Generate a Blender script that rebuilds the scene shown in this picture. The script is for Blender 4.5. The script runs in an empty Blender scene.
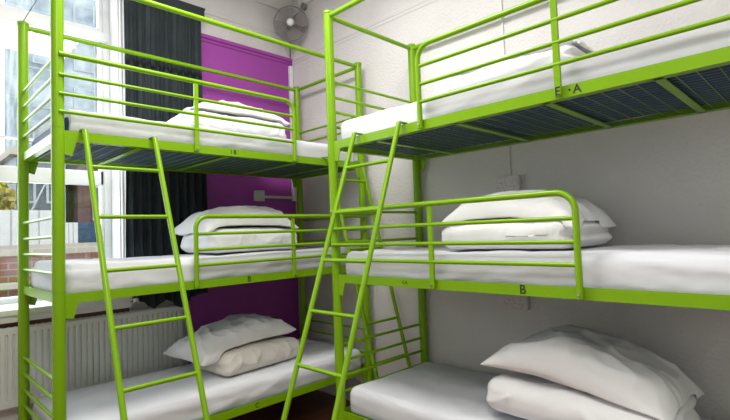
import bpy, bmesh, math, random
from mathutils import Vector, Matrix, noise
random.seed(7)
SC = bpy.context.scene
C = SC.collection
PI = math.pi

# ---------------------------------------------------------------- camera, world, light, exposure
def make_camera():
    yaw, pit, rol, f = 0.791304, 0.046896, -0.036568, 478.353
    fw = Vector((math.sin(yaw)*math.cos(pit), math.cos(yaw)*math.cos(pit), math.sin(pit)))
    r = Vector((math.cos(yaw), -math.sin(yaw), 0)); u = r.cross(fw)
    r2 = math.cos(rol)*r + math.sin(rol)*u
    u2 = -math.sin(rol)*r + math.cos(rol)*u
    cam = bpy.data.cameras.new('camera'); o = bpy.data.objects.new('camera', cam); C.objects.link(o)
    b = -fw
    o.matrix_world = Matrix(((r2.x, u2.x, b.x, -0.56002), (r2.y, u2.y, b.y, -2.501), (r2.z, u2.z, b.z, 1.30009), (0, 0, 0, 1)))
    cam.sensor_width = 36; cam.lens = f/730*36; cam.clip_start = 0.02; cam.clip_end = 300
    SC.camera = o
make_camera()
SC.view_settings.view_transform = 'Standard'; SC.view_settings.look = 'None'
SC.view_settings.gamma = 1; SC.view_settings.exposure = 0.0
SC.view_settings.use_curve_mapping = False

wd = bpy.data.worlds.new('overcast_sky'); SC.world = wd; wd.use_nodes = True
bg = wd.node_tree.nodes['Background']; bg.inputs[0].default_value = (0.93, 0.97, 1.0, 1); bg.inputs[1].default_value = 2.4

def area(name, loc, target, size, sy, power, col=(1, 1, 1)):
    l = bpy.data.lights.new(name, 'AREA'); l.shape = 'RECTANGLE'; l.size = size; l.size_y = sy
    l.energy = power; l.color = col
    o = bpy.data.objects.new(name, l); C.objects.link(o); o.location = loc
    o.rotation_euler = (Vector(target)-Vector(loc)).to_track_quat('-Z', 'Y').to_euler()
    return o
CEIL = 3.5
area('window_daylight', (-0.45, 1.75, 2.2), (-0.1, -1.0, 1.2), 2.0, 2.2, 60, (0.92, 0.96, 1.0))
area('ceiling_light_glow', (0.45, -0.75, 3.36), (0.45, -0.75, 0), 0.8, 0.8, 53, (1.0, 0.97, 0.93))
area('added_fill_light', (-0.7, -2.6, 3.36), (-0.7, -2.6, 0), 0.8, 0.8, 46, (1.0, 0.97, 0.93))  # unseen lamp added as fill for the dim lower left

# ---------------------------------------------------------------- materials
def newmat(name):
    m = bpy.data.materials.new(name); m.use_nodes = True
    nt = m.node_tree; return m, nt, nt.nodes['Principled BSDF']
def N(nt, t, **kw):
    n = nt.nodes.new(t)
    for k, v in kw.items(): setattr(n, k, v)
    return n
def coords(nt, scale=(1, 1, 1), obj=True):
    tc = N(nt, 'ShaderNodeTexCoord'); mp = N(nt, 'ShaderNodeMapping'); mp.inputs['Scale'].default_value = scale
    nt.links.new(tc.outputs['Object'], mp.inputs['Vector']); return mp.outputs['Vector']
def noisemat(name, c1, c2, scale=6, rough=0.6, bump=0.0, bscale=60, stretch=(1, 1, 1), spec=0.5, metal=0.0, bdist=0.01, detail=4):
    m, nt, b = newmat(name); v = coords(nt, stretch)
    n = N(nt, 'ShaderNodeTexNoise'); n.inputs['Scale'].default_value = scale; n.inputs['Detail'].default_value = detail
    nt.links.new(v, n.inputs['Vector'])
    cr = N(nt, 'ShaderNodeValToRGB'); cr.color_ramp.elements[0].color = (*c1, 1); cr.color_ramp.elements[1].color = (*c2, 1)
    cr.color_ramp.elements[0].position = .3; cr.color_ramp.elements[1].position = .7
    nt.links.new(n.outputs['Fac'], cr.inputs['Fac']); nt.links.new(cr.outputs['Color'], b.inputs['Base Color'])
    b.inputs['Roughness'].default_value = rough; b.inputs['Specular IOR Level'].default_value = spec; b.inputs['Metallic'].default_value = metal
    if bump:
        n2 = N(nt, 'ShaderNodeTexNoise'); n2.inputs['Scale'].default_value = bscale; n2.inputs['Detail'].default_value = 5
        nt.links.new(v, n2.inputs['Vector'])
        bp = N(nt, 'ShaderNodeBump'); bp.inputs['Strength'].default_value = bump; bp.inputs['Distance'].default_value = bdist
        nt.links.new(n2.outputs['Fac'], bp.inputs['Height']); nt.links.new(bp.outputs['Normal'], b.inputs['Normal'])
    return m
M = {}
M['green'] = noisemat('green_enamel', (0.195, 0.39, 0.002), (0.215, 0.425, 0.003), 3, 0.30, 0.05, 90, spec=0.35, bdist=0.002)
def clothmat(name, c1, c2, sc=3.0, strength=.5, dist=.03, stretch=(1, 1, 1)):
    m, nt, b = newmat(name); v = coords(nt, stretch)
    n0 = N(nt, 'ShaderNodeTexNoise'); n0.inputs['Scale'].default_value = 5; nt.links.new(v, n0.inputs['Vector'])
    cr = N(nt, 'ShaderNodeValToRGB'); cr.color_ramp.elements[0].color = (*c1, 1); cr.color_ramp.elements[1].color = (*c2, 1)
    nt.links.new(n0.outputs['Fac'], cr.inputs['Fac']); nt.links.new(cr.outputs['Color'], b.inputs['Base Color'])
    n = N(nt, 'ShaderNodeTexNoise'); n.noise_type = 'RIDGED_MULTIFRACTAL'; n.inputs['Scale'].default_value = sc; n.inputs['Detail'].default_value = 2.5
    n.inputs['Distortion'].default_value = .9; nt.links.new(v, n.inputs['Vector'])
    n2 = N(nt, 'ShaderNodeTexNoise'); n2.inputs['Scale'].default_value = 420; nt.links.new(v, n2.inputs['Vector'])
    b1 = N(nt, 'ShaderNodeBump'); b1.inputs['Strength'].default_value = strength; b1.inputs['Distance'].default_value = dist; nt.links.new(n.outputs['Fac'], b1.inputs['Height'])
    b2 = N(nt, 'ShaderNodeBump'); b2.inputs['Strength'].default_value = .15; b2.inputs['Distance'].default_value = .001
    nt.links.new(n2.outputs['Fac'], b2.inputs['Height']); nt.links.new(b1.outputs['Normal'], b2.inputs['Normal']); nt.links.new(b2.outputs['Normal'], b.inputs['Normal'])
    b.inputs['Roughness'].default_value = .88; b.inputs['Specular IOR Level'].default_value = .15
    return m
M['black'] = noisemat('black_paint', (0.01, 0.01, 0.01), (0.02, 0.02, 0.02), 20, 0.5)
M['sheet'] = clothmat('white_cotton_sheet', (0.68, 0.69, 0.735), (0.73, 0.74, 0.78), 2.6, .8, .03, (1, 1.6, 1.6))
M['pillow'] = clothmat('white_pillowcase', (0.79, 0.79, 0.80), (0.84, 0.84, 0.85), 3.6, .9, .03, (1, 1.8, 1))
M['cream'] = clothmat('cream_duvet_cover', (0.72, 0.68, 0.62), (0.77, 0.74, 0.69), 3.4, .9, .03, (1, 1, 1.4))
M['duvet'] = clothmat('white_duvet_cover', (0.77, 0.77, 0.785), (0.82, 0.82, 0.835), 3.2, .9, .03, (1, 1, 1.4))
M['blue'] = noisemat('blue_mattress_ticking', (0.010, 0.030, 0.13), (0.016, 0.045, 0.19), 30, 0.6, 0.2, 80)
M['wire'] = noisemat('galvanised_green_wire', (0.14, 0.25, 0.08), (0.18, 0.30, 0.10), 8, 0.4)
M['wall'] = noisemat('white_textured_wall', (0.70, 0.675, 0.68), (0.77, 0.745, 0.75), 2.2, 0.75, 0.55, 60, spec=0.25, bdist=0.010, detail=8)
M['greywall'] = noisemat('pale_grey_wall_paint', (0.58, 0.59, 0.57), (0.64, 0.65, 0.63), 2.2, 0.75, 0.4, 34, spec=0.25)
M['ceil'] = noisemat('ceiling_plaster', (0.72, 0.71, 0.70), (0.78, 0.77, 0.76), 2, 0.85, 0.2, 30)
M['purple'] = noisemat('purple_wall_paint', (0.36, 0.062, 0.38), (0.40, 0.072, 0.42), 2, 0.5, 0.15, 30, spec=0.4, bdist=0.006)
M['trim'] = noisemat('white_gloss_paint', (0.83, 0.84, 0.86), (0.87, 0.88, 0.90), 4, 0.35)
M['radiator'] = noisemat('radiator_enamel', (0.80, 0.82, 0.80), (0.85, 0.87, 0.85), 5, 0.4)
M['curtain'] = noisemat('charcoal_curtain_cloth', (0.024, 0.032, 0.038), (0.036, 0.046, 0.052), 8, 0.8, 0.3, 120, spec=0.25, bdist=0.002)
M['pipe_gapshade'] = noisemat('brown_pipe_and_gap_shade', (0.045, 0.02, 0.012), (0.08, 0.035, 0.02), 12, 0.5, stretch=(1, 8, 8))
M['socket'] = noisemat('socket_plastic', (0.60, 0.58, 0.58), (0.68, 0.66, 0.66), 10, 0.4)
M['pinksocket'] = noisemat('dusty_socket_plastic', (0.62, 0.56, 0.57), (0.80, 0.74, 0.75), 60, 0.5)
M['conduit'] = noisemat('painted_conduit', (0.72, 0.70, 0.71), (0.78, 0.76, 0.77), 10, 0.5)
M['grey'] = noisemat('fan_grey_plastic', (0.20, 0.19, 0.19), (0.27, 0.26, 0.26), 12, 0.4)
M['blade'] = noisemat('fan_blade_plastic', (0.28, 0.25, 0.25), (0.34, 0.31, 0.31), 12, 0.35)
M['fanwhite'] = noisemat('fan_hub_white', (0.75, 0.74, 0.75), (0.8, 0.8, 0.8), 8, 0.4)
M['cord'] = noisemat('dark_cord', (0.03, 0.03, 0.035), (0.06, 0.06, 0.06), 10, 0.6)
M['silver'] = noisemat('silver_metal', (0.6, 0.6, 0.6), (0.7, 0.7, 0.7), 10, 0.25, metal=1.0)

def wood_floor():
    m, nt, b = newmat('red_brown_floorboards'); v = coords(nt, (1, 1, 1))
    br = N(nt, 'ShaderNodeTexBrick'); br.offset = .37
    for k, val in dict(Scale=1.0).items(): br.inputs[k].default_value = val
    br.inputs['Brick Width'].default_value = 1.6; br.inputs['Row Height'].default_value = .11; br.inputs['Mortar Size'].default_value = .003
    br.inputs['Color1'].default_value = (0.17, 0.058, 0.028, 1); br.inputs['Color2'].default_value = (0.26, 0.09, 0.045, 1); br.inputs['Mortar'].default_value = (0.015, 0.006, 0.004, 1)
    nt.links.new(v, br.inputs['Vector'])
    n = N(nt, 'ShaderNodeTexNoise'); n.inputs['Scale'].default_value = 9
    v2 = coords(nt, (1, 14, 1)); nt.links.new(v2, n.inputs['Vector'])
    mx = N(nt, 'ShaderNodeMixRGB', blend_type='OVERLAY'); mx.inputs[0].default_value = .6
    nt.links.new(br.outputs['Color'], mx.inputs[1]); nt.links.new(n.outputs['Fac'], mx.inputs[2])
    nt.links.new(mx.outputs[0], b.inputs['Base Color']); b.inputs['Roughness'].default_value = .35
    return m
M['floor'] = wood_floor()
def brickmat(name, a, b_, mort, sc=1.0, rot=True):
    m, nt, b = newmat(name); tc = N(nt, 'ShaderNodeTexCoord'); sx = N(nt, 'ShaderNodeSeparateXYZ'); cx = N(nt, 'ShaderNodeCombineXYZ')
    nt.links.new(tc.outputs['Object'], sx.inputs[0]); nt.links.new(sx.outputs['X'], cx.inputs['X']); nt.links.new(sx.outputs['Z'], cx.inputs['Y'])
    br = N(nt, 'ShaderNodeTexBrick'); br.inputs['Scale'].default_value = sc
    br.inputs['Brick Width'].default_value = .225; br.inputs['Row Height'].default_value = .075; br.inputs['Mortar Size'].default_value = .008
    br.inputs['Color1'].default_value = (*a, 1); br.inputs['Color2'].default_value = (*b_, 1); br.inputs['Mortar'].default_value = (*mort, 1)
    nt.links.new(cx.outputs[0], br.inputs['Vector']); nt.links.new(br.outputs['Color'], b.inputs['Base Color']); b.inputs['Roughness'].default_value = .85
    return m
M['brick'] = brickmat('red_brick', (0.16, 0.055, 0.035), (0.23, 0.09, 0.06), (0.25, 0.2, 0.18))
M['palebrick'] = brickmat('pale_brick', (0.42, 0.36, 0.30), (0.52, 0.46, 0.39), (0.5, 0.47, 0.43))
M['darkbrick'] = brickmat('dark_brick', (0.10, 0.05, 0.045), (0.15, 0.07, 0.06), (0.12, 0.09, 0.09))
M['container'] = noisemat('white_hoarding_paint', (0.62, 0.63, 0.62), (0.72, 0.72, 0.71), 3, 0.6)
M['bluepaint'] = noisemat('blue_hoarding_paint', (0.015, 0.05, 0.11), (0.03, 0.075, 0.15), 3, 0.6)
M['netting'] = noisemat('pale_blue_netting', (0.16, 0.22, 0.27), (0.62, 0.68, 0.72), 1.1, 0.9, detail=6)
M['darkglass'] = noisemat('dark_building_glass', (0.05, 0.07, 0.09), (0.16, 0.19, 0.21), 2, 0.4)
M['pole'] = noisemat('scaffold_steel', (0.42, 0.45, 0.48), (0.55, 0.58, 0.6), 6, 0.5)
M['leaf'] = noisemat('autumn_leaves', (0.20, 0.26, 0.03), (0.55, 0.38, 0.04), 5, 0.7)
M['bark'] = noisemat('tree_bark', (0.06, 0.045, 0.03), (0.1, 0.08, 0.05), 8, 0.9)
M['ground'] = noisemat('yard_concrete', (0.25, 0.24, 0.22), (0.33, 0.32, 0.3), 3, 0.9)
def glassmat():
    m = bpy.data.materials.new('window_glass'); m.use_nodes = True; nt = m.node_tree; nt.nodes.clear()
    o = N(nt, 'ShaderNodeOutputMaterial'); t = N(nt, 'ShaderNodeBsdfTransparent'); g = N(nt, 'ShaderNodeBsdfGlossy'); g.inputs['Roughness'].default_value = .03
    t.inputs[0].default_value = (.95, .97, .97, 1)
    mx = N(nt, 'ShaderNodeMixShader'); mx.inputs[0].default_value = .06
    nt.links.new(t.outputs[0], mx.inputs[1]); nt.links.new(g.outputs[0], mx.inputs[2]); nt.links.new(mx.outputs[0], o.inputs[0]); return m
M['glass'] = glassmat()
def emitmat(name, c, s):
    m, nt, b = newmat(name); b.inputs['Base Color'].default_value = (*c, 1)
    b.inputs['Emission Color'].default_value = (*c, 1); b.inputs['Emission Strength'].default_value = s; return m
M['lampglow'] = emitmat('lamp_diffuser', (1.0, .97, .93), 2.0)

# ---------------------------------------------------------------- mesh helpers
class MB:
    def __init__(s): s.v = []; s.f = []; s.sm = []
    def add(s, vs, fs, smooth=False):
        o = len(s.v); s.v += [tuple(v) for v in vs]
        for f in fs: s.f.append([i+o for i in f]); s.sm.append(smooth)
        return s
    def box(s, x0, x1, y0, y1, z0, z1):
        vs = [(x, y, z) for z in (z0, z1) for y in (y0, y1) for x in (x0, x1)]
        return s.add(vs, [(0, 2, 3, 1), (4, 5, 7, 6), (0, 1, 5, 4), (2, 6, 7, 3), (0, 4, 6, 2), (1, 3, 7, 5)])
    def tube(s, pts, r, n=12, closed=False, rs=None):
        pts = [Vector(p) for p in pts]; m = len(pts); rings = []
        prev = None
        for i, p in enumerate(pts):
            if closed: t = (pts[(i+1) % m]-pts[i-1])
            elif i == 0: t = pts[1]-pts[0]
            elif i == m-1: t = pts[-1]-pts[-2]
            else: t = (pts[i+1]-p).normalized()+(p-pts[i-1]).normalized()
            t.normalize()
            if prev is None:
                a = Vector((0, 0, 1)) if abs(t.z) < .9 else Vector((1, 0, 0))
                e = t.cross(a).normalized()
            else:
                e = (prev-t*prev.dot(t)).normalized()
            prev = e; g = t.cross(e); rr = rs[i] if rs else r
            rings.append([p+rr*(math.cos(2*PI*k/n)*e+math.sin(2*PI*k/n)*g) for k in range(n)])
        vs = [v for rg in rings for v in rg]; fs = []
        for i in range(m if closed else m-1):
            j = (i+1) % m
            for k in range(n): fs.append((i*n+k, i*n+(k+1) % n, j*n+(k+1) % n, j*n+k))
        s.add(vs, fs, True)
        if not closed:
            s.add(rings[0], [tuple(reversed(range(n)))]); s.add(rings[-1], [tuple(range(n))])
        return s
    def prism(s, poly, d):
        """poly: list of 3-D points, extruded by vector d"""
        n = len(poly); d = Vector(d); vs = [Vector(p) for p in poly]+[Vector(p)+d for p in poly]
        fs = [tuple(reversed(range(n))), tuple(range(n, 2*n))]+[(i, (i+1) % n, n+(i+1) % n, n+i) for i in range(n)]
        return s.add(vs, fs)
    def grid(s, rows, smooth=True, flip=False):
        n = len(rows[0]); vs = [p for r in rows for p in r]; fs = []
        for i in range(len(rows)-1):
            for k in range(n-1):
                f = (i*n+k, i*n+k+1, (i+1)*n+k+1, (i+1)*n+k); fs.append(tuple(reversed(f)) if flip else f)
        return s.add(vs, fs, smooth)
    def build(s, name, mat, parent=None, bevel=0, fix=True):
        me = bpy.data.meshes.new(name); me.from_pydata(s.v, [], s.f)
        me.polygons.foreach_set('use_smooth', s.sm)
        if fix:
            bm = bmesh.new(); bm.from_mesh(me); bmesh.ops.recalc_face_normals(bm, faces=bm.faces); bm.to_mesh(me); bm.free()
        me.materials.append(mat); me.update()
        o = bpy.data.objects.new(name, me); C.objects.link(o)
        if parent: o.parent = parent
        if bevel:
            b = o.modifiers.new('bevel', 'BEVEL'); b.width = bevel; b.segments = 2; b.limit_method = 'ANGLE'
        return o
def tag(o, label, cat, group=None, kind=None):
    if label: o['label'] = label
    if cat: o['category'] = cat
    if group: o['group'] = group
    if kind: o['kind'] = kind
    return o
def empty(name, loc=(0, 0, 0), rz=0):
    o = bpy.data.objects.new(name, None); C.objects.link(o); o.location = loc; o.rotation_euler = (0, 0, rz); o.empty_display_size = .1
    return o
def struct(name, mb, mat, bevel=0):
    o = mb.build(name, mat, None, bevel); o['kind'] = 'structure'; return o
def copy_tree(o, parent=None, kids=None):
    c = o.copy(); C.objects.link(c); c.parent = parent
    for ch in KIDS(o): copy_tree(ch, c)
    return c
def KIDS(o): return [k for k in list(C.objects) if k.parent == o]

def rbox(L, W, T, r, nx, ny, nz):
    """rounded box grid centred on origin -> bmesh-like lists with shared verts"""
    idx = {}; vs = []; fs = []
    def P(i, j, k):
        key = (i, j, k)
        if key not in idx:
            # denser near the edges
            def m(t, n): t = t/n*2-1; return math.copysign(1-(1-abs(t))**1.35, t)
            p = Vector((m(i, nx)*L/2, m(j, ny)*W/2, m(k, nz)*T/2))
            q = Vector((max(-L/2+r, min(L/2-r, p.x)), max(-W/2+r, min(W/2-r, p.y)), max(-T/2+r, min(T/2-r, p.z))))
            d = p-q
            if d.length > 1e-9: p = q+d.normalized()*r
            idx[key] = len(vs); vs.append(p)
        return idx[key]
    for i in range(nx):
        for j in range(ny):
            for k in (0, nz): fs.append((P(i, j, k), P(i+1, j, k), P(i+1, j+1, k), P(i, j+1, k)))
    for i in range(nx):
        for k in range(nz):
            for j in (0, ny): fs.append((P(i, j, k), P(i+1, j, k), P(i+1, j, k+1), P(i, j, k+1)))
    for j in range(ny):
        for k in range(nz):
            for i in (0, nx): fs.append((P(i, j, k), P(i, j+1, k), P(i, j+1, k+1), P(i, j, k+1)))
    return vs, fs

# ---------------------------------------------------------------- room shell
XR, YB, XL, YF = 2.03, 0.925, -2.1, -3.9
WX0, WX1, WZ0, WZ1 = -1.45, 0.60, 0.93, 3.15      # window opening
struct('floor', MB().box(XL-.1, XR+.1, YF-.1, YB+.5, -.1, 0), M['floor'])
struct('ceiling', MB().box(XL-.1, XR+.1, YF-.1, YB+.5, CEIL, CEIL+.1), M['ceil'])
def wallgrid():
    return MB().box(XR, XR+.12, YF-.1, YB+.5, 0, CEIL)
struct('wall_right', wallgrid(), M['wall'])
struct('wall_left', MB().box(XL-.12, XL, YF-.1, YB+.5, 0, CEIL), M['greywall'])
struct('wall_front', MB().box(XL, XR, YF-.12, YF, 0, CEIL), M['greywall'])
wb = MB()
wb.box(WX1, XR, YB, YB+.45, 0, CEIL); wb.box(XL, WX0, YB, YB+.45, 0, CEIL)
wb.box(WX0, WX1, YB, YB+.45, 0, WZ0-.03); wb.box(WX0, WX1, YB, YB+.45, WZ1, CEIL)
struct('wall_back', wb, M['wall'])
pp = MB().box(1.02, XR-.001, YB-.004, YB, 0, 2.84)
struct('trim_1', pp, M['purple'])['label'] = 'purple painted panel of the back wall'
# dado moulding painted purple on top of the panel
mould = [(a, b+.038) for a, b in [(0, 2.785), (-.012, 2.79), (-.016, 2.80), (-.016, 2.808), (-.03, 2.815), (-.034, 2.835), (-.02, 2.845), (0, 2.85)]]
struct('trim_2', MB().prism([(1.02, YB+y, z) for y, z in mould], (XR-.001-1.02, 0, 0)), M['purple'])
# same picture rail carried on along the right wall, painted white
struct('trim_3', MB().prism([(XR+y*.35, YF, z) for y, z in mould], (0, YB-YF-.02, 0)), M['wall'])
# white painted mouldings high on the back and right walls
m2 = [(0, 3.055), (-.008, 3.06), (-.008, 3.075), (0, 3.085)]
struct('trim_4', MB().prism([(WX1+.02, YB+y, z) for y, z in m2], (XR-WX1-.03, 0, 0)), M['wall'])
cove = [(0, 3.30), (-.02, 3.30), (-.03, 3.335), (-.05, 3.38), (-.085, 3.43), (-.14, 3.46), (-.16, 3.48), (-.16, CEIL), (0, CEIL)]
struct('trim_5', MB().prism([(XL, YB+y, z) for y, z in cove], (XR-XL, 0, 0)), M['ceil'])
struct('trim_6', MB().prism([(XR+y, YF, z) for y, z in cove], (0, YB-YF-.16, 0)), M['ceil'])
struct('baseboard_back', MB().box(WX1, XR-.02, YB-.022, YB-.004, 0, .17), M['purple'], .004)
struct('baseboard_right', MB().box(XR-.02, XR, YF, YB, 0, .17), M['trim'], .004)

# window: deep recess, sash frame at y = 1.2
WY = 1.2
fr = MB()
fr.box(WX1-.055, WX1, WY-.03, WY+.06, WZ0, WZ1); fr.box(WX0, WX0+.14, WY-.03, WY+.06, WZ0, WZ1)
fr.box(WX0, WX1, WY-.03, WY+.06, WZ1-.09, WZ1); fr.box(WX0, WX1, WY-.03, WY+.06, WZ0, WZ0+.045)
fr.box(WX0, WX1, WY-.04, WY+.05, 2.73, 2.80)
wf = struct('window_1', fr, M['trim'], .006)
s1 = MB().box(WX0+.14, WX1-.055, WY-.02, WY+.03, 1.70, 1.80)
s1.build('meeting_rail', M['trim'], wf, .004)
MB().box(WX0+.14, WX1-.055, WY-.008, WY+.012, 1.975, 1.990).build('glazing_bar', M['trim'], wf)
b = MB()
b.box(WX1-.075, WX1-.055, WY-.02, WY+.03, WZ0+.045, 2.73); b.box(WX1-.08, WX1-.055, WY-.02, WY+.03, 2.80, WZ1-.09)
b.box(WX0+.14, WX0+.165, WY-.02, WY+.03, WZ0+.045, 2.73)
b.box(WX1-.8, WX1-.08, WY-.02, WY+.03, 2.80, 2.83)
b.build('sash_stile', M['trim'], wf, .003)
for z0, z1 in ((WZ0+.045, 1.70), (1.80, 2.73), (2.80, WZ1-.09)):
    MB().box(WX0+.14, WX1-.055, WY+.004, WY+.008, z0, z1).build('pane', M['glass'], wf)
struct('trim_7', MB().box(WX0, WX1, YB-.115, WY-.03, .905, .94).box(WX0, WX1, YB-.095, YB-.0, .865, .905), M['trim'], .006)['label'] = 'white window sill'
struct('trim_8', MB().box(WX0, WX1+.0, YB-.05, YB, .80, .864), M['pipe_gapshade'])  # pipe brown and gap shade put into one dark strip under the sill
# shaped white panel lining of the reveal
rv = MB().box(WX1-.012, WX1-.001, YB+.02, WY-.035, .95, WZ1-.01)
rv.box(WX1-.02, WX1-.012, YB+.05, YB+.08, .95, WZ1-.01)
struct('trim_9', rv, M['trim'], .003)
for a, mb in enumerate([MB().box(WX1, WX1+.03, YB-.012, YB, .95, WZ1)]): struct('trim_10', mb, M['trim'], .003)

# ---------------------------------------------------------------- radiator
rad = empty('radiator', (0, YB-.003, .38))
tag(rad, 'white panel radiator with vertical ribs under the window sill', 'radiator')
RX0, RX1, RH = -1.1, .955, .455
pr = []
x = RX0+.02; sp = .0335
prof = [(RX0, -.05), (RX0+.004, -.066), (RX0+.02, -.07)]
while x < RX1-.05:
    prof += [(x+.004, -.07), (x+.008, -.054), (x+.016, -.054), (x+.020, -.07)]; x += sp
prof += [(RX1-.02, -.07), (RX1-.004, -.066), (RX1, -.05)]
rows = []
for z, k in ((.0, .3), (.012, 1.0), (.02, 1), (.035, 1.0), (.045, 2), (RH-.045, 2), (RH-.035, 1), (RH-.02, 1), (RH-.01, 1), (RH, .3)):
    row = []
    for (px, py) in prof:
        y = py
        if k == 1 or k == 1.0: y = -.07 if abs(py) > .052 else py
        if k == .3: y = -.058 if abs(py) > .052 else py
        row.append((px, y, z))
    rows.append(row)
pm = MB().grid(rows, smooth=False)
pm.box(RX0, RX1, -.05, -.03, 0.0, RH)
pm.build('panel', M['radiator'], rad)
g = MB().box(RX0, RX1, -.058, -.02, RH-.012, RH)
for i in range(60): g.box(RX0+.02+i*.033, RX0+.03+i*.033, -.052, -.026, RH, RH+.002)
g.build('top_grille', M['radiator'], rad)
v = MB().tube([(RX1-.01, -.04, .05), (RX1+.035, -.04, .05)], .009); v.tube([(RX1+.035, -.04, .062), (RX1+.035, -.04, -.38)], .0075)
v.build('pipe', M['trim'], rad)
for bx in (-.3, .5): MB().box(bx, bx+.03, -.03, 0, .08, .4).build('bracket', M['radiator'], rad)

# ---------------------------------------------------------------- curtain
def curtain():
    nx, nz = 150, 40; x0, x1 = .572, 1.125
    zt = 3.0
    f1 = []; f2 = []
    for k in range(nz+1):
        t = k/nz; r1 = []; r2 = []
        for i in range(nx+1):
            u = i/nx
            hem = .90-.06*math.exp(-((u-.30)/.09)**2)-.075*math.exp(-((u-.62)/.12)**2)+.0*u
            z = zt+(hem-zt)*t
            x = x0+(x1-x0)*u + .008*math.sin(t*5+u*4) + .05*max(0, t-.8)*(0.4-u)
            ph = u*2*PI*9.5 + .7*math.sin(u*7) + .5*math.sin(t*3+u*5)
            a = .012+.009*t
            if t < .03: a *= .6
            y = -.105 + a*math.sin(ph) + .004*math.sin(ph*2.3+t*6) - .012*max(0, t-.75)*4*math.sin(u*PI)
            y = min(y, -.075)
            r1.append((x, y, z)); r2.append((x, y+.004, z))
        f1.append(r1); f2.append(r2)
    mb = MB().grid(f1); mb.grid(f2, flip=True)
    root = mb.build('curtain', M['curtain'], None, fix=False)
    root.location = (0, YB, 0)
    tag(root, 'dark charcoal curtain hanging in folds beside the window', 'curtain')
    h = MB().box(.565, 1.14, -.124, -.092, 2.965, 3.02); h.build('heading_tape', M['curtain'], root, .004)
curtain()
rod = empty('curtain_rail', (0, YB, 3.03)); tag(rod, 'dark curtain rail above the dark curtain on the back wall', 'curtain rail')
MB().tube([(-1.4, -.108, 0), (1.15, -.108, 0)], .009).build('rail', M['cord'], rod)
for x in (-1.2, -.3, .62, 1.10): MB().box(x-.008, x+.008, -.108, -.001, -.006, .006).build('bracket', M['trim'], rod)
tb = MB()
for k in range(5): tb.tube([(.0, 0, 0.004*k), (.018, -.008, .012+.004*k), (.03, -.004, -.004+.004*k)], .006)
o = tb.build('curtain_clip', M['silver']); o.location = (.60, YB-.128, .90)
tag(o, 'small silver curtain clip at the bottom edge of the dark curtain', 'clip')

# ---------------------------------------------------------------- bunk beds
LEN, WID = 1.95, .755
PR = .0265
TIERS = (.33, 1.073, 1.818); ZT = 2.575
def arcpts(c, r, a0, a1, ax, ay, n=8):
    return [Vector(c)+r*(math.cos(a0+(a1-a0)*i/n)*Vector(ax)+math.sin(a0+(a1-a0)*i/n)*Vector(ay)) for i in range(n+1)]
def guard(parent, x0, x1, zr, y, bend0, bend1, sup, side='front'):
    """guard rail along local x; bend0/bend1 = which end curves down to the side rail"""
    top = zr+.348; r = .07; pts = []
    if bend0: pts += [(x0, y, zr-.04), (x0, y, top-r)]+arcpts((x0+r, y, top-r), r, PI, PI/2, (1, 0, 0), (0, 0, 1))[1:]
    else: pts += [(x0, y, top)]
    if bend1: pts += arcpts((x1-r, y, top-r), r, PI/2, 0, (1, 0, 0), (0, 0, 1))+[(x1, y, zr-.04)]
    else: pts += [(x1, y, top)]
    gr = MB().tube(pts, .0125).build('guard_rail', M['green'], parent)
    for dz in (.082, .165, .252): MB().tube([(x0, y, zr+dz), (x1, y, zr+dz)], .0088).build('guard_bar', M['green'], gr)
    up = MB().box(sup-.012, sup+.012, y-.007, y+.007, zr-.04, top-.008).build('upright', M['green'], gr, .002)
    bx = [sup]+([x0] if bend0 else [])+([x1] if bend1 else [])
    sg = -1
    for q in bx:
        if parent.name != 'bunk_bed' and q == sup and bend0: continue
        MB().tube([(q, y-.004, zr-.024), (q, y-.0165, zr-.024)], .005).build('bolt', M['silver'], gr)
def text_mark(s, parent, x, z, y, size, mat=None):
    cu = bpy.data.curves.new('marking', 'FONT'); cu.body = s; cu.size = size; cu.extrude = .0003; cu.align_x = 'CENTER'; cu.align_y = 'CENTER'; cu.offset = .0006
    t = bpy.data.objects.new('t', cu); C.objects.link(t)
    bpy.context.view_layer.update()
    me = bpy.data.meshes.new_from_object(t.evaluated_get(bpy.context.evaluated_depsgraph_get()))
    bpy.data.objects.remove(t); me.materials.clear(); me.materials.append(mat or M['black'])
    o = bpy.data.objects.new('marking', me); C.objects.link(o); o.parent = parent
    o.location = (x, y, z); o.rotation_euler = (PI/2, 0, 0); o['label'] = 'black letter marking'
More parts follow.
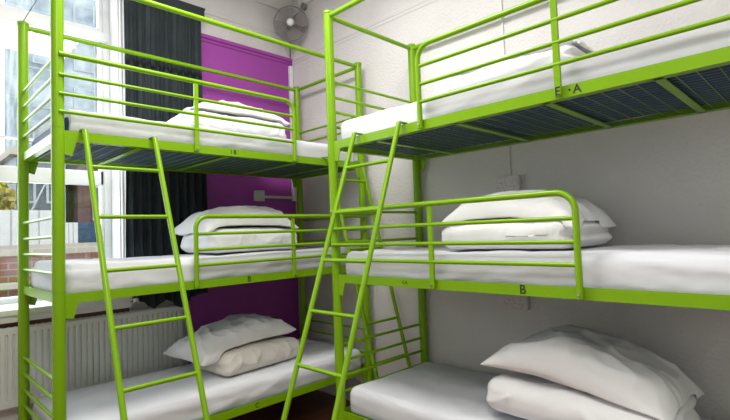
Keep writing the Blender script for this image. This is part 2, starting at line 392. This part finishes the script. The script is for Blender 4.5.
def bed(label, loc, rz, spec):
    root = empty('bunk_bed', loc, rz); tag(root, label, 'bunk bed', 'green triple bunk beds')
    mirror = spec['mirror']
    for X in (0, LEN):
        for Y in (0, WID):
            p = MB().tube([(X, Y, .0), (X, Y, ZT-.012)], PR, 20).build('post', M['green'], root)
            MB().tube([(X, Y, ZT-.016), (X, Y, ZT-.004), (X, Y, ZT)], .03, 20, rs=[.0295, .0295, .024]).build('post_cap', M['green'], p)
            for z in (1.085, 1.832): MB().tube([(X, Y, z-.002), (X, Y, z+.002)], PR+.0012, 20).build('joint_ring', M['green'], p)
    # top frame
    for Y in (0, WID):
        MB().tube([(0, Y, ZT-.03), (LEN, Y, ZT-.03)], .0145).build('top_rail', M['green'], root)
    for X in spec['top_ends']:
        MB().tube([(X, 0, ZT-.03), (X, WID, ZT-.03)], .0135).build('top_rail', M['green'], root)
    rails = []
    for ti, z in enumerate(TIERS):
        for Y, s in ((0, 1), (WID, -1)):
            # angle iron side rail: upright face outside, flange inside at the foot
            prf = [(-.010*s, 0), (-.006*s, 0), (-.006*s, -.041), (.028*s, -.041), (.028*s, -.045), (-.010*s, -.045)]
            q = MB().prism([(PR*.8, Y+a, z+b_) for a, b_ in prf], (LEN-1.6*PR, 0, 0)).build('side_rail', M['green'], root)
            if Y == 0: rails.append(q)
            for X, d in ((0, 1), (LEN, -1)):
                g = [(X+d*.02, z-.0), (X+d*.085, z-.0), (X+d*.065, z-.095), (X+d*.02, z-.115)]
                g = [(X+d*.02, z-.045), (X+d*.075, z-.045), (X+d*.055, z-.118), (X+d*.02, z-.108)]
                MB().prism([(a, Y-.010*s, b_) for a, b_ in g], (0, .004*s, 0)).build('gusset_plate', M['green'], root)
        for X, s in ((0, 1), (LEN, -1)):
            prf = [(-.004*s, 0), (0, 0), (0, -.041), (.028*s, -.041), (.028*s, -.045), (-.004*s, -.045)]
            MB().prism([(X+a, PR*.8, z+b_) for a, b_ in prf], (0, WID-1.6*PR, 0)).build('end_rail', M['green'], root)
            for dz in (.09, .175, .26, .35):
                MB().tube([(X, PR*.5, z+dz), (X, WID-PR*.5, z+dz)], .0085).build('end_bar', M['green'], root)
        # mesh base
        wm = MB()
        zz = z-.036
        def wire(x0, y0, x1, y1, r=.0014, dz=0):
            wm.box(min(x0, x1)-(r if x0 == x1 else 0), max(x0, x1)+(r if x0 == x1 else 0), min(y0, y1)-(r if y0 == y1 else 0), max(y0, y1)+(r if y0 == y1 else 0), zz+dz-r, zz+dz+r)
        nx = 33
        for i in range(1, nx): wire(i*LEN/nx, .006, i*LEN/nx, WID-.006)
        ny = 20
        for j in range(1, ny): wire(.012, j*WID/ny, LEN-.012, j*WID/ny, .0010, .0026)
        wm.build('wire_mesh', M['wire'], root, fix=False)
        for xc in spec['cross']:
            prf = [(0, 0), (.030, 0), (.030, -.004), (0, -.004)]
            MB().prism([(xc+a, .004, zz-.005+b_) for a, b_ in prf], (0, WID-.008, 0)).build('cross_bar', M['green'], root)
    for (a, b_, t, b0, b1, sup, back) in spec['guards']:
        guard(root, a, b_, TIERS[t], -.024, b0, b1, sup)
    for (s, t, x, size) in spec['marks']:
        text_mark(s, rails[t], x, TIERS[t]-.022, -.0320 if s == 'E' else -.0106, size)
    return root
bedL = bed('green metal triple bunk bed against the window and purple wall', (0, 0, 0), 0, dict(mirror=False, top_ends=(LEN,), cross=(.36, .86, 1.36, 1.68),
    guards=[(.0, 1.318, 2, False, True, .653, 0), (.637, LEN, 1, True, False, 1.287, 0)],
    marks=[('I B', 2, .885, .034), ('B', 1, .968, .045), ('C', 0, 1.0, .038)]))
# right bed: local x runs towards the camera (world -y); rotate by -90 deg => local (x,y)->world (y,-x)
bedR = bed('green metal triple bunk bed along the white wall at right', (1.2334, -.4878, 0), -PI/2, dict(mirror=True, top_ends=(0, LEN), cross=(.30, .80, 1.22, 1.6),
    guards=[(.648, LEN, 2, True, False, 1.299, 0), (.0, 1.336, 1, False, True, .681, 0)],
    marks=[('E', 2, 1.299, .046), ('\u00b7', 2, 1.335, .06), ('A', 2, 1.362, .046), ('B', 1, 1.110, .05), ('C.A', 1, .503, .02)]))

def ladder(label, X0, X1, yb, z0, dz, loc, rz, nr=7):
    root = empty('bunk_ladder', loc, rz); tag(root, label, 'ladder', 'hook-on bunk ladders')
    zt = 1.835; yt = -.048 if yb > -.6 else -.036
    def Y(z): return yt+yb*(1.84-z)/1.84
    for X in (X0, X1):
        st = MB().tube([(X, Y(.012), .012), (X, Y(1.79), 1.79), (X, Y(1.822), 1.822)], .0125, rs=[.0125, .0125, .0115]).build('stile', M['green'], root)
        MB().prism([(X-.012, yt-.012, 1.815), (X-.012, yt-.012, 1.828), (X-.012, .010, 1.828), (X-.012, .010, 1.79), (X-.012, .006, 1.79), (X-.012, .006, 1.8235), (X-.012, yt-.006, 1.8235), (X-.012, yt-.006, 1.815)], (.024, 0, 0)).build('hook', M['green'], st)
        MB().tube([(X, Y(.03), .03), (X, Y(0), 0.0)], .015).build('rubber_foot', M['black'], st)
    for n in range(nr):
        z = z0-dz*n
        MB().tube([(X0, Y(z), z), (X1, Y(z), z)], .0092).build('rung', M['green'], root)
ladder('green ladder hooked on the left bunk in front of the window', .099, .418, -.715, 1.643, .232, (0, 0, 0), 0)
ladder('green ladder at the far right end of the left bunk, partly behind a post', 1.582, 1.896, -.495, 1.665, .236, (0, 0, 0), 0)
ladder('green ladder hooked on the right bunk, leaning into the middle of the room', .224, .534, -.686, 1.635, .231, (1.2334, -.4878, 0), -PI/2)

# ---------------------------------------------------------------- mattresses with fitted sheets
def mattress(label, loc, rz, seed, gap0=0.0, puff=0.0, zrail=0, T=.147):
    L, W = LEN-.07, WID-.055
    root = empty('mattress', loc, rz); tag(root, label, 'mattress', 'sheeted bunk mattresses')
    vs, fs = rbox(L+(.016 if gap0 else -.004), W-.03, T-.034, .04, 60, 24, 6)
    core = MB().add([Vector((v.x+LEN/2, v.y+WID/2, v.z+T/2-.015)) for v in vs], fs, True).build('mattress_core', M['blue'], root)
    vs, fs = rbox(L+.014, W+.014, T+.010, .045, 150, 60, 12)
    out = []
    keep = [f for f in fs if not all(vs[i].z < -T/2+.001 for i in f)]
    sd = Vector((seed*13.7, seed*5.1, 0))
    for v in vs:
        p = Vector(v)
        side = max(0, 1-max(0, (W/2+.007-abs(p.y)))/.02)
        end = max(0, 1-max(0, (L/2+.007-abs(p.x)))/.02)
        n1 = noise.noise(Vector((p.x*3.2, p.y*2.5, p.z*3))+sd)
        n2 = .5-.55*((1-abs(noise.noise(Vector((p.x*5+p.z*14, p.y*3.2, p.z*7))+sd*2)))**6)+.3*abs(noise.noise(Vector((p.x*2.2, p.y*5, p.z*30))+sd))
        if p.z > T/2-.01: p.z += .006*n1-.008*(1-n2*2.2)*.5+puff*max(0, 1-((p.x+L/2)/.5)) * 1.0
        if side > 0: p.y += math.copysign((.004*n1+.010*(.5-n2)*side)*min(1, (T/2-v.z)/.03), v.y)
        if end > 0: p.x += math.copysign(.006*(.5-n2)*end, v.x)
        p.z = max(p.z, -T/2+.012+.01*n1)
        if gap0:
            lim = -L/2+gap0+.006*noise.noise(Vector((p.y*5, p.z*12, seed)))
            if p.x < lim: p.x = lim
        out.append(Vector((p.x+LEN/2, p.y+WID/2, p.z+T/2)))
    MB().add(out, keep, True).build('fitted_sheet', M['sheet'], root)
    return root
zb = [z-.030 for z in TIERS]
mattress('sheeted mattress on the top tier of the left bunk bed, blue at one end', (0, 0, zb[2]), 0, 1, gap0=.020)
mattress('white sheeted mattress on the middle tier of the left bunk bed', (0, 0, zb[1]), 0, 2, puff=.02)
mattress('white sheeted mattress on the bottom tier of the left bunk bed', (0, 0, zb[0]), 0, 3)
RB = (1.2334, -.4878)
mattress('white sheeted mattress on the top tier of the right bunk bed', (*RB, zb[2]), -PI/2, 4)
mattress('white sheeted mattress on the middle tier of the right bunk bed', (*RB, zb[1]), -PI/2, 5)
mattress('white sheeted mattress on the bottom tier of the right bunk bed', (*RB, zb[0]), -PI/2, 6)

# ---------------------------------------------------------------- pillows and folded duvets
def pillow(name, label, cat, group, mat, loc, rot, L, W, T, seed, pinch=.06, bend=0.0, wr=.020, p=3.2, bottom=.45, bend0=0.0):
    """bend: droop of the far (+x) end; bottom: how full the underside is"""
    nu, nv = 110, 76; sd = Vector((seed*7.3, seed*3.1, seed))
    up = []; dn = []
    for j in range(nv+1):
        v = -1+2*j/nv; ru = []; rd = []
        for i in range(nu+1):
            u = -1+2*i/nu
            uu = math.copysign(1-(1-abs(u))**1.5, u); vv = math.copysign(1-(1-abs(v))**1.5, v)
            e = ((1-abs(uu)**p)*(1-abs(vv)**p))
            h = max(0, e)**.5
            x = uu*L/2*(1-pinch*(1-vv*vv)*abs(uu)**2); y = vv*W/2*(1-pinch*1.3*(1-uu*uu)*abs(vv)**2)
            P = Vector((x, y, 0))
            n1 = noise.noise(P*5+sd); rid = 1-abs(noise.noise(Vector((x*6+y*3, y*11-x*4, 0))+sd*2))*2
            rid2 = 1-abs(noise.noise(Vector((x*12-y*8, y*9, 3))+sd))*2
            edge = 1-h
            zu = T*(.62)*h*(1+.16*n1)+wr*min(1, h*1.6)*crease(P, sd)
            zd = -T*.62*bottom*h*(1+.1*n1)
            wave = .010*edge*noise.noise(P*9+sd)
            dz = -bend*max(0, uu)**2-bend0*max(0, -uu)**2+wave
            up.append if False else None
            ru.append((x, y, zu+dz)); rd.append((x, y, zd+dz))
        up.append(ru); dn.append(rd)
    mb = MB().grid(up); mb.grid(dn, flip=True)
    o = mb.build(name, mat, None, fix=False)
    bm = bmesh.new(); bm.from_mesh(o.data); bmesh.ops.remove_doubles(bm, verts=bm.verts, dist=.0004); bmesh.ops.recalc_face_normals(bm, faces=bm.faces); bm.to_mesh(o.data); bm.free()
    o.location = loc; o.rotation_euler = rot
    tag(o, label, cat, group); return o
from mathutils.bvhtree import BVHTree
def settle(top, base):
    """lay the soft thing `top` onto `base`: its underside follows what lies beneath it"""
    bpy.context.view_layer.update()
    me = base.data; mw = base.matrix_world
    bv = BVHTree.FromPolygons([mw @ v.co for v in me.vertices], [tuple(p.vertices) for p in me.polygons])
    tw = top.matrix_world; inv = tw.inverted()
    for v in top.data.vertices:
        w = tw @ v.co; h = bv.ray_cast(Vector((w.x, w.y, w.z+1.0)), Vector((0, 0, -1)))
        if h[0] is not None:
            lim = h[0].z+.003
            if w.z < lim+.03:
                w.z = lim+.03*max(0, (w.z-lim+.06)/.09)**1 if w.z > lim-.06 else lim
                v.co = inv @ w
def crease(P, sd, sc=1.0):
    a = 1-abs(noise.noise(Vector((P.x*7+P.y*5, P.y*13-P.x*4, P.z*9))*sc*.62+sd))
    b = 1-abs(noise.noise(Vector((P.x*14-P.y*7, P.y*10+P.x*8, P.z*10+4))*sc*.55+sd*1.7))
    return (a**4)*.8+(b**5)*.55-.45
def duvet(label, mat, loc, rot, L, W, T, seed, layers=2, sq=.45, group='folded duvets on the mattresses'):
    """folded duvet: rounded stack, folds grooved around the sides"""
    vs, fs = rbox(L, W, T, T*sq, 110, 70, 30); sd = Vector((seed*3.7, seed*9.1, 0)); out = []
    for v in vs:
        p = Vector(v); ex = max(0, 1-(L/2-abs(p.x))/.05); ey = max(0, 1-(W/2-abs(p.y))/.05); e = max(ex, ey)
        n1 = noise.noise(Vector((p.x*4, p.y*4, p.z*4))+sd); rid = crease(p, sd)
        # groove between layers, strongest on the +x end
        t = (p.z/T+.5)*layers; g = math.cos(2*PI*t)*.5+.5
        k = .022*g*(ex if p.x > 0 else ex*.25)
        if 0.1 < p.z/T+.5 < .9 and e > 0: p.x -= math.copysign(k, p.x)
        p.x += .014*n1*ex*(1 if p.x > 0 else -1)+.02*noise.noise(Vector((p.y*6, p.z*14, seed)))*ex
        p.y += math.copysign(.012*n1*ey+.006*rid*ey, v.y)
        if p.z > 0: p.z += (.014*n1+.008*rid)*(1-.3*e) + .02*(1-(2*p.x/L)**2)*(1-(2*p.y/W)**2)
        p.y += math.copysign(.010*rid*ey, v.y) if ey > 0 else 0
        out.append(p)
    o = MB().add(out, fs, True).build('folded_duvet', mat)
    o.location = loc; o.rotation_euler = rot; tag(o, label, 'duvet', group); return o
R = math.radians
mt = [z+.125 for z in TIERS]     # mattress top levels
gp = 'pillows on the folded duvets'
# left bed
d_ = duvet('white folded duvet on the top bunk of the left bed', M['duvet'], (1.075, .42, mt[2]+.066), (0, 0, R(-3)), .72, .48, .13, 1)
settle(pillow('pillow', 'white pillow on the top bunk of the left bed, in front of the purple wall', 'pillow', gp, M['pillow'], (1.12, .44, mt[2]+.165), (R(2), R(4), R(-3)), .70, .46, .15, 1, bend=.0, bend0=.06), d_)
d_ = duvet('white folded duvet on the middle bunk of the left bed', M['duvet'], (1.15, .38, mt[1]+.078), (0, 0, 0), .66, .48, .14, 2)
settle(pillow('pillow', 'plump white pillow on the middle bunk of the left bed, behind the curved guard rail', 'pillow', gp, M['pillow'], (1.13, .40, mt[1]+.184), (0, 0, 0), .68, .50, .19, 2, bend=.03, bend0=.04, p=3.6), d_)
d_ = duvet('cream folded duvet on the bottom bunk of the left bed', M['cream'], (1.17, .36, mt[0]+.07), (0, 0, R(5)), .62, .42, .14, 3)
settle(pillow('pillow', 'grey-white pillow on the bottom bunk of the left bed, slumped over a cream duvet', 'pillow', gp, M['pillow'], (1.09, .42, mt[0]+.165), (0, R(-9), R(4)), .72, .48, .19, 3, bend=0.03, p=3.2), d_)
# right bed (world coordinates; long side runs along -y)
d_ = duvet('white folded duvet on the top bunk of the right bed', M['duvet'], (1.62, -1.44, mt[2]+.048), (0, 0, R(-90)), .70, .48, .09, 4)
settle(pillow('pillow', 'white pillow on the top bunk of the right bed, seen from below', 'pillow', gp, M['pillow'], (1.66, -1.47, mt[2]+.105), (0, R(1), R(-90)), .66, .46, .11, 4), d_)
d_ = duvet('white folded duvet on the middle bunk of the right bed', M['duvet'], (1.60, -1.43, mt[1]+.064), (0, 0, R(-90)), .64, .50, .12, 5)
settle(pillow('pillow', 'white pillow on the middle bunk of the right bed, pointed at its right corner', 'pillow', gp, M['pillow'], (1.60, -1.44, mt[1]+.152), (0, R(2), R(-90)), .65, .50, .18, 5, bend=.05, bend0=.04, p=4), d_)
d_ = duvet('white folded duvet on the bottom bunk of the right bed', M['duvet'], (1.58, -1.69, mt[0]+.092), (0, R(2), R(-90)), .74, .50, .15, 6)
settle(pillow('pillow', 'large crumpled white pillow sloping to the right on the right bed, bottom bunk', 'pillow', gp, M['pillow'], (1.60, -1.70, mt[0]+.228), (0, R(14), R(-90)), .75, .52, .21, 6, bend=.02, bend0=.09, wr=.019), d_)

# ---------------------------------------------------------------- wall fan
def fan():
    root = empty('wall_fan', (1.885, .725, 3.107)); tag(root, 'grey round wall fan in a wire cage high in the room corner', 'fan')
    # local frame facing the camera side
    d = Vector((-.66, -.72, -.16)).normalized(); root.rotation_euler = d.to_track_quat('Z', 'Y').to_euler()
    RR = .142
    for nm, z0, s in (('front_cage', .03, 1), ('rear_cage', -.03, -1)):
        cg = MB()
        for rr in (RR, RR*.72, RR*.42):
            z = z0*(0.1 if rr == RR else 1) + s*.012*(1-rr/RR)
            cg.tube([(rr*math.cos(a*PI/24), rr*math.sin(a*PI/24), z) for a in range(48)], .0035 if rr == RR else .0018, 6, closed=True)
        for a in range(48):
            an = a*PI/24
            cg.tube([(.03*math.cos(an), .03*math.sin(an), z0*1.1+s*.008), (RR*.72*math.cos(an), RR*.72*math.sin(an), z0+s*.004), (RR*math.cos(an), RR*math.sin(an), 0)], .0011, 4)
        cg.build(nm, M['grey'], root)
    MB().tube([(0, 0, .030), (0, 0, .046), (0, 0, .052)], .03, 24, rs=[.032, .032, .022]).build('hub_badge', M['fanwhite'], root)
    for k in range(4):
        bl = MB(); rows = []
        for i in range(9):
            r = .025+.11*i/8; wdt = .25+.32*math.sin(i/8*PI*.75)
            rows.append([(r*math.cos(k*PI/2+.3+wdt*(j/6-.5)*2), r*math.sin(k*PI/2+.3+wdt*(j/6-.5)*2), .018*(j/6-.5)) for j in range(7)])
        bl.grid(rows); bl.grid([[(a, b_, c-.002) for a, b_, c in r] for r in rows], flip=True)
        bl.build('blade', M['blade'], root, fix=False)
    MB().tube([(0, 0, -.035), (0, 0, -.05), (0, 0, -.11), (0, 0, -.125)], .045, 24, rs=[.035, .045, .042, .03]).build('motor', M['grey'], root)
    inv = root.rotation_euler.to_matrix().inverted()
    def loc(w): return inv @ (Vector(w)-Vector((1.885, .725, 3.107)))
    a = MB().tube([loc((1.93, .81, 3.14)), loc((1.985, .80, 3.22)), loc((2.03, .74, 3.26))], .012)
    a.build('wall_arm', M['grey'], root)
    MB().tube([loc((2.0, .70, 3.285)), loc((2.03, .70, 3.285)),], .03, 16).build('wall_plate', M['grey'], root)
fan()
cb = MB().tube([(1.955, .83, 3.08), (1.99, .88, 3.04), (2.008, .908, 3.0), (2.012, .915, 2.86)], .0035, 8)
tag(cb.build('fan_cable', M['cord']), 'thin dark cable dropping from the wall fan down the corner', 'cable')
tag(MB().box(XR-.042, XR-.006, YB-.03, YB-.006, 1.60, 2.81).build('cable_trunking', M['trim'], None, .002), 'white vertical cable trunking in the corner beside the purple wall', 'cable trunking')

# sockets
def socket(label, loc, rz, w, h, mat, sw=True):
    root = empty('wall_socket', loc, rz); tag(root, label, 'socket')
    MB().box(-w/2, w/2, -.028, 0, -h/2, h/2).build('back_box', mat, root, .004)
    MB().box(-w/2-.002, w/2+.002, -.036, -.028, -h/2-.002, h/2+.002).build('face_plate', mat, root, .003)
    n = 2 if w > .12 else 1
    for k in range(n):
        cx = (k-(n-1)/2)*.07
        for dx, dz, a, b_ in ((0, .012, .003, .007), (-.012, -.012, .006, .003), (.012, -.012, .006, .003)):
            MB().box(cx+dx-a/2, cx+dx+a/2, -.0365, -.0355, dz-b_/2-.004, dz+b_/2-.004).build('pin_hole', M['black'], root)
        MB().box(cx+.016, cx+.026, -.040, -.036, .014, .030).build('switch', mat, root, .001)
socket('single white socket on the purple wall with trunking to its right', (1.64, YB-.004, 1.635), 0, .086, .086, M['socket'])
tag(MB().box(1.69, XR-.035, YB-.020, YB-.005, 1.618, 1.640).build('socket_trunking', M['socket'], None, .002), 'white horizontal trunking running from the single socket to the corner', 'trunking')
socket('dusty pinkish double socket on the white wall above the middle bunk of the right bed', (XR, -1.142, 1.55), PI/2+PI, .15, .09, M['pinksocket'])
socket('pinkish double socket on the white wall just below the middle bunk of the right bed', (XR, -1.155, .875), PI/2+PI, .15, .09, M['pinksocket'])
tag(MB().tube([(XR-.005, -1.15, 1.60), (XR-.005, -1.15, 3.28)], .006).build('cable_conduit', M['conduit']), 'thin white conduit running up the wall from the dusty double socket', 'conduit')

# cord from the back post of the left bed
tag(MB().tube([(0, WID-.005, ZT+.003), (0, .5, ZT+.0), (0, 0.02, ZT+.003)], .0022, 6).build('cord', M['cord']), 'thin dark cord stretched between the post tops at the window end', 'cord')

# ceiling lamps out of view; the far one is added as fill
for lx, ly, lb in ((.45, -.75, 'square white ceiling lamp nearest the room corner'), (-.7, -2.6, 'unseen square ceiling lamp added for fill, farthest from the room corner')):
  cl = empty('ceiling_lamp', (lx, ly, CEIL)); tag(cl, lb, 'lamp')
  MB().box(-.45, .45, -.45, .45, -.06, 0).build('housing', M['trim'], cl, .01)
  MB().box(-.41, .41, -.41, .41, -.075, -.06).build('diffuser', M['lampglow'], cl, .005)

# ---------------------------------------------------------------- outside
tag(MB().box(-30, 30, 1.6, 60, -.5, -.4).build('yard_ground', M['ground']), None, None, None, 'structure')
bw = empty('brick_wall', (0, 4.2, -.4)); tag(bw, 'low red brick yard wall with a pale brick top, outside the window', 'wall')
MB().box(-6, 7, 0, .25, 0, 1.58).build('brickwork', M['brick'], bw)
MB().box(-6, 7, -.01, .26, 1.58, 1.70).build('pale_top', M['palebrick'], bw)
MB().box(-6, .56, -.2, -.01, 1.22, 1.28).build('stone_ledge', M['palebrick'], bw)
hd = empty('site_hoarding', (0, 7.5, -.4)); tag(hd, 'white ribbed site hoarding panels behind the yard wall', 'hoarding')
hb = MB()
for i in range(34): hb.box(-5.0+i*.2, -5.0+i*.2+.17, 0, .04, 0, 2.3)
for i in range(3): hb.box(1.78+i*.07, 1.84+i*.07, 0, .04, 0, 2.08)
hb.box(-5.0, 1.80, .03, .07, 0, 2.3).box(1.78, 2.0, .03, .07, 0, 2.08)
hb.build('hoarding_panel', M['container'], hd)
tag(MB().box(2.02, 5.5, 7.7, 7.8, -.4, 1.68).build('blue_hoarding', M['bluepaint'], None, .01), 'dark blue hoarding beside the white hoarding, outside the window', 'hoarding')
def building(name, label, x0, x1, y, z1, wallm, nwx, nwz, wm, z0=.4):
    r = empty(name, ((x0+x1)/2, y, -.4)); tag(r, label, 'building'); w = (x1-x0)
    MB().box(-w/2, w/2, 0, 4, 0, z1+.4).build('wall', wallm, r)
    MB().box(-w/2-.15, w/2+.15, -.15, 4.1, z1+.4, z1+.6).build('parapet', M['palebrick'], r)
    for i in range(nwx):
        for j in range(nwz):
            cx = -w/2+(i+.5)*w/nwx; cz = z0+(j+.5)*(z1-z0)/nwz; a = w/nwx*.28; h = (z1-z0)/nwz*.3
            f = MB().box(cx-a, cx+a, -.06, 0, cz-h, cz+h).build('window', M['pole'], r)
            MB().box(cx-a+.06, cx+a-.06, -.07, -.05, cz-h+.06, cz+h-.06).build('window_pane', wm, f)
building('brick_building', 'dark red brick building behind the blue hoarding, outside the window', 3.4, 8.5, 13, 3.7, M['darkbrick'], 3, 1, M['darkglass'], 2.0)
building('glass_building', 'dark glass-fronted building behind the white hoarding, outside the window', 1.95, 3.05, 13, 3.7, M['darkglass'], 2, 2, M['darkglass'], 1.5)
building('netted_building', 'tall building wrapped in pale blue netting, outside the window', 3.3, 12, 20, 14, M['netting'], 6, 5, M['netting'], 5)
def scaffold(label, x0, x1, y, z1, nx, nz):
    r = empty('scaffolding', (x0, y, -.4)); tag(r, label, 'scaffolding'); w = x1-x0
    for i in range(nx+1): MB().tube([(w*i/nx, 0, 0), (w*i/nx, 0, z1+.4)], .028, 6).build('standard', M['pole'], r)
    for j in range(1, nz+1): MB().tube([(0, 0, (z1+.4)*j/nz), (w, 0, (z1+.4)*j/nz)], .025, 6).build('ledger', M['pole'], r)
    for i in range(nx): MB().tube([(w*i/nx, -.06, (z1+.4)*((i+1) % nz)/nz), (w*(i+1)/nx, -.06, (z1+.4)*((i+1) % nz+1)/nz)], .022, 6).build('brace', M['pole'], r)
scaffold('grey steel scaffolding in front of the brick and glass buildings', 1.95, 7.5, 12.2, 3.9, 6, 2)
scaffold('tall scaffolding in front of the netted building', 3.2, 10.5, 19.2, 14.5, 6, 7)
tr = empty('autumn_tree', (.7, 12.0, -.4)); tag(tr, 'yellow-green autumn tree behind the white hoarding, left of the glass building', 'tree')
MB().tube([(0, 0, 0), (.05, 0, 1.5), (0, .05, 2.6)], .12, 10, rs=[.16, .12, .08]).build('trunk', M['bark'], tr)
lf = MB()
for i in range(1500):
    a, b_, rr = random.random()*2*PI, math.acos(2*random.random()-1), random.random()**.4
    c = Vector((1.1*rr*math.sin(b_)*math.cos(a), 1.0*rr*math.sin(b_)*math.sin(a), 2.85+.95*rr*math.cos(b_)))
    e = Vector((random.uniform(-1, 1), random.uniform(-1, 1), random.uniform(-1, 1))).normalized()*.11
    f = e.cross(Vector((random.uniform(-1, 1), random.uniform(-1, 1), random.uniform(-1, 1)))).normalized()*.08
    lf.add([c-e, c+f, c+e, c-f], [(0, 1, 2, 3)])
lf.build('foliage', M['leaf'], tr, fix=False)
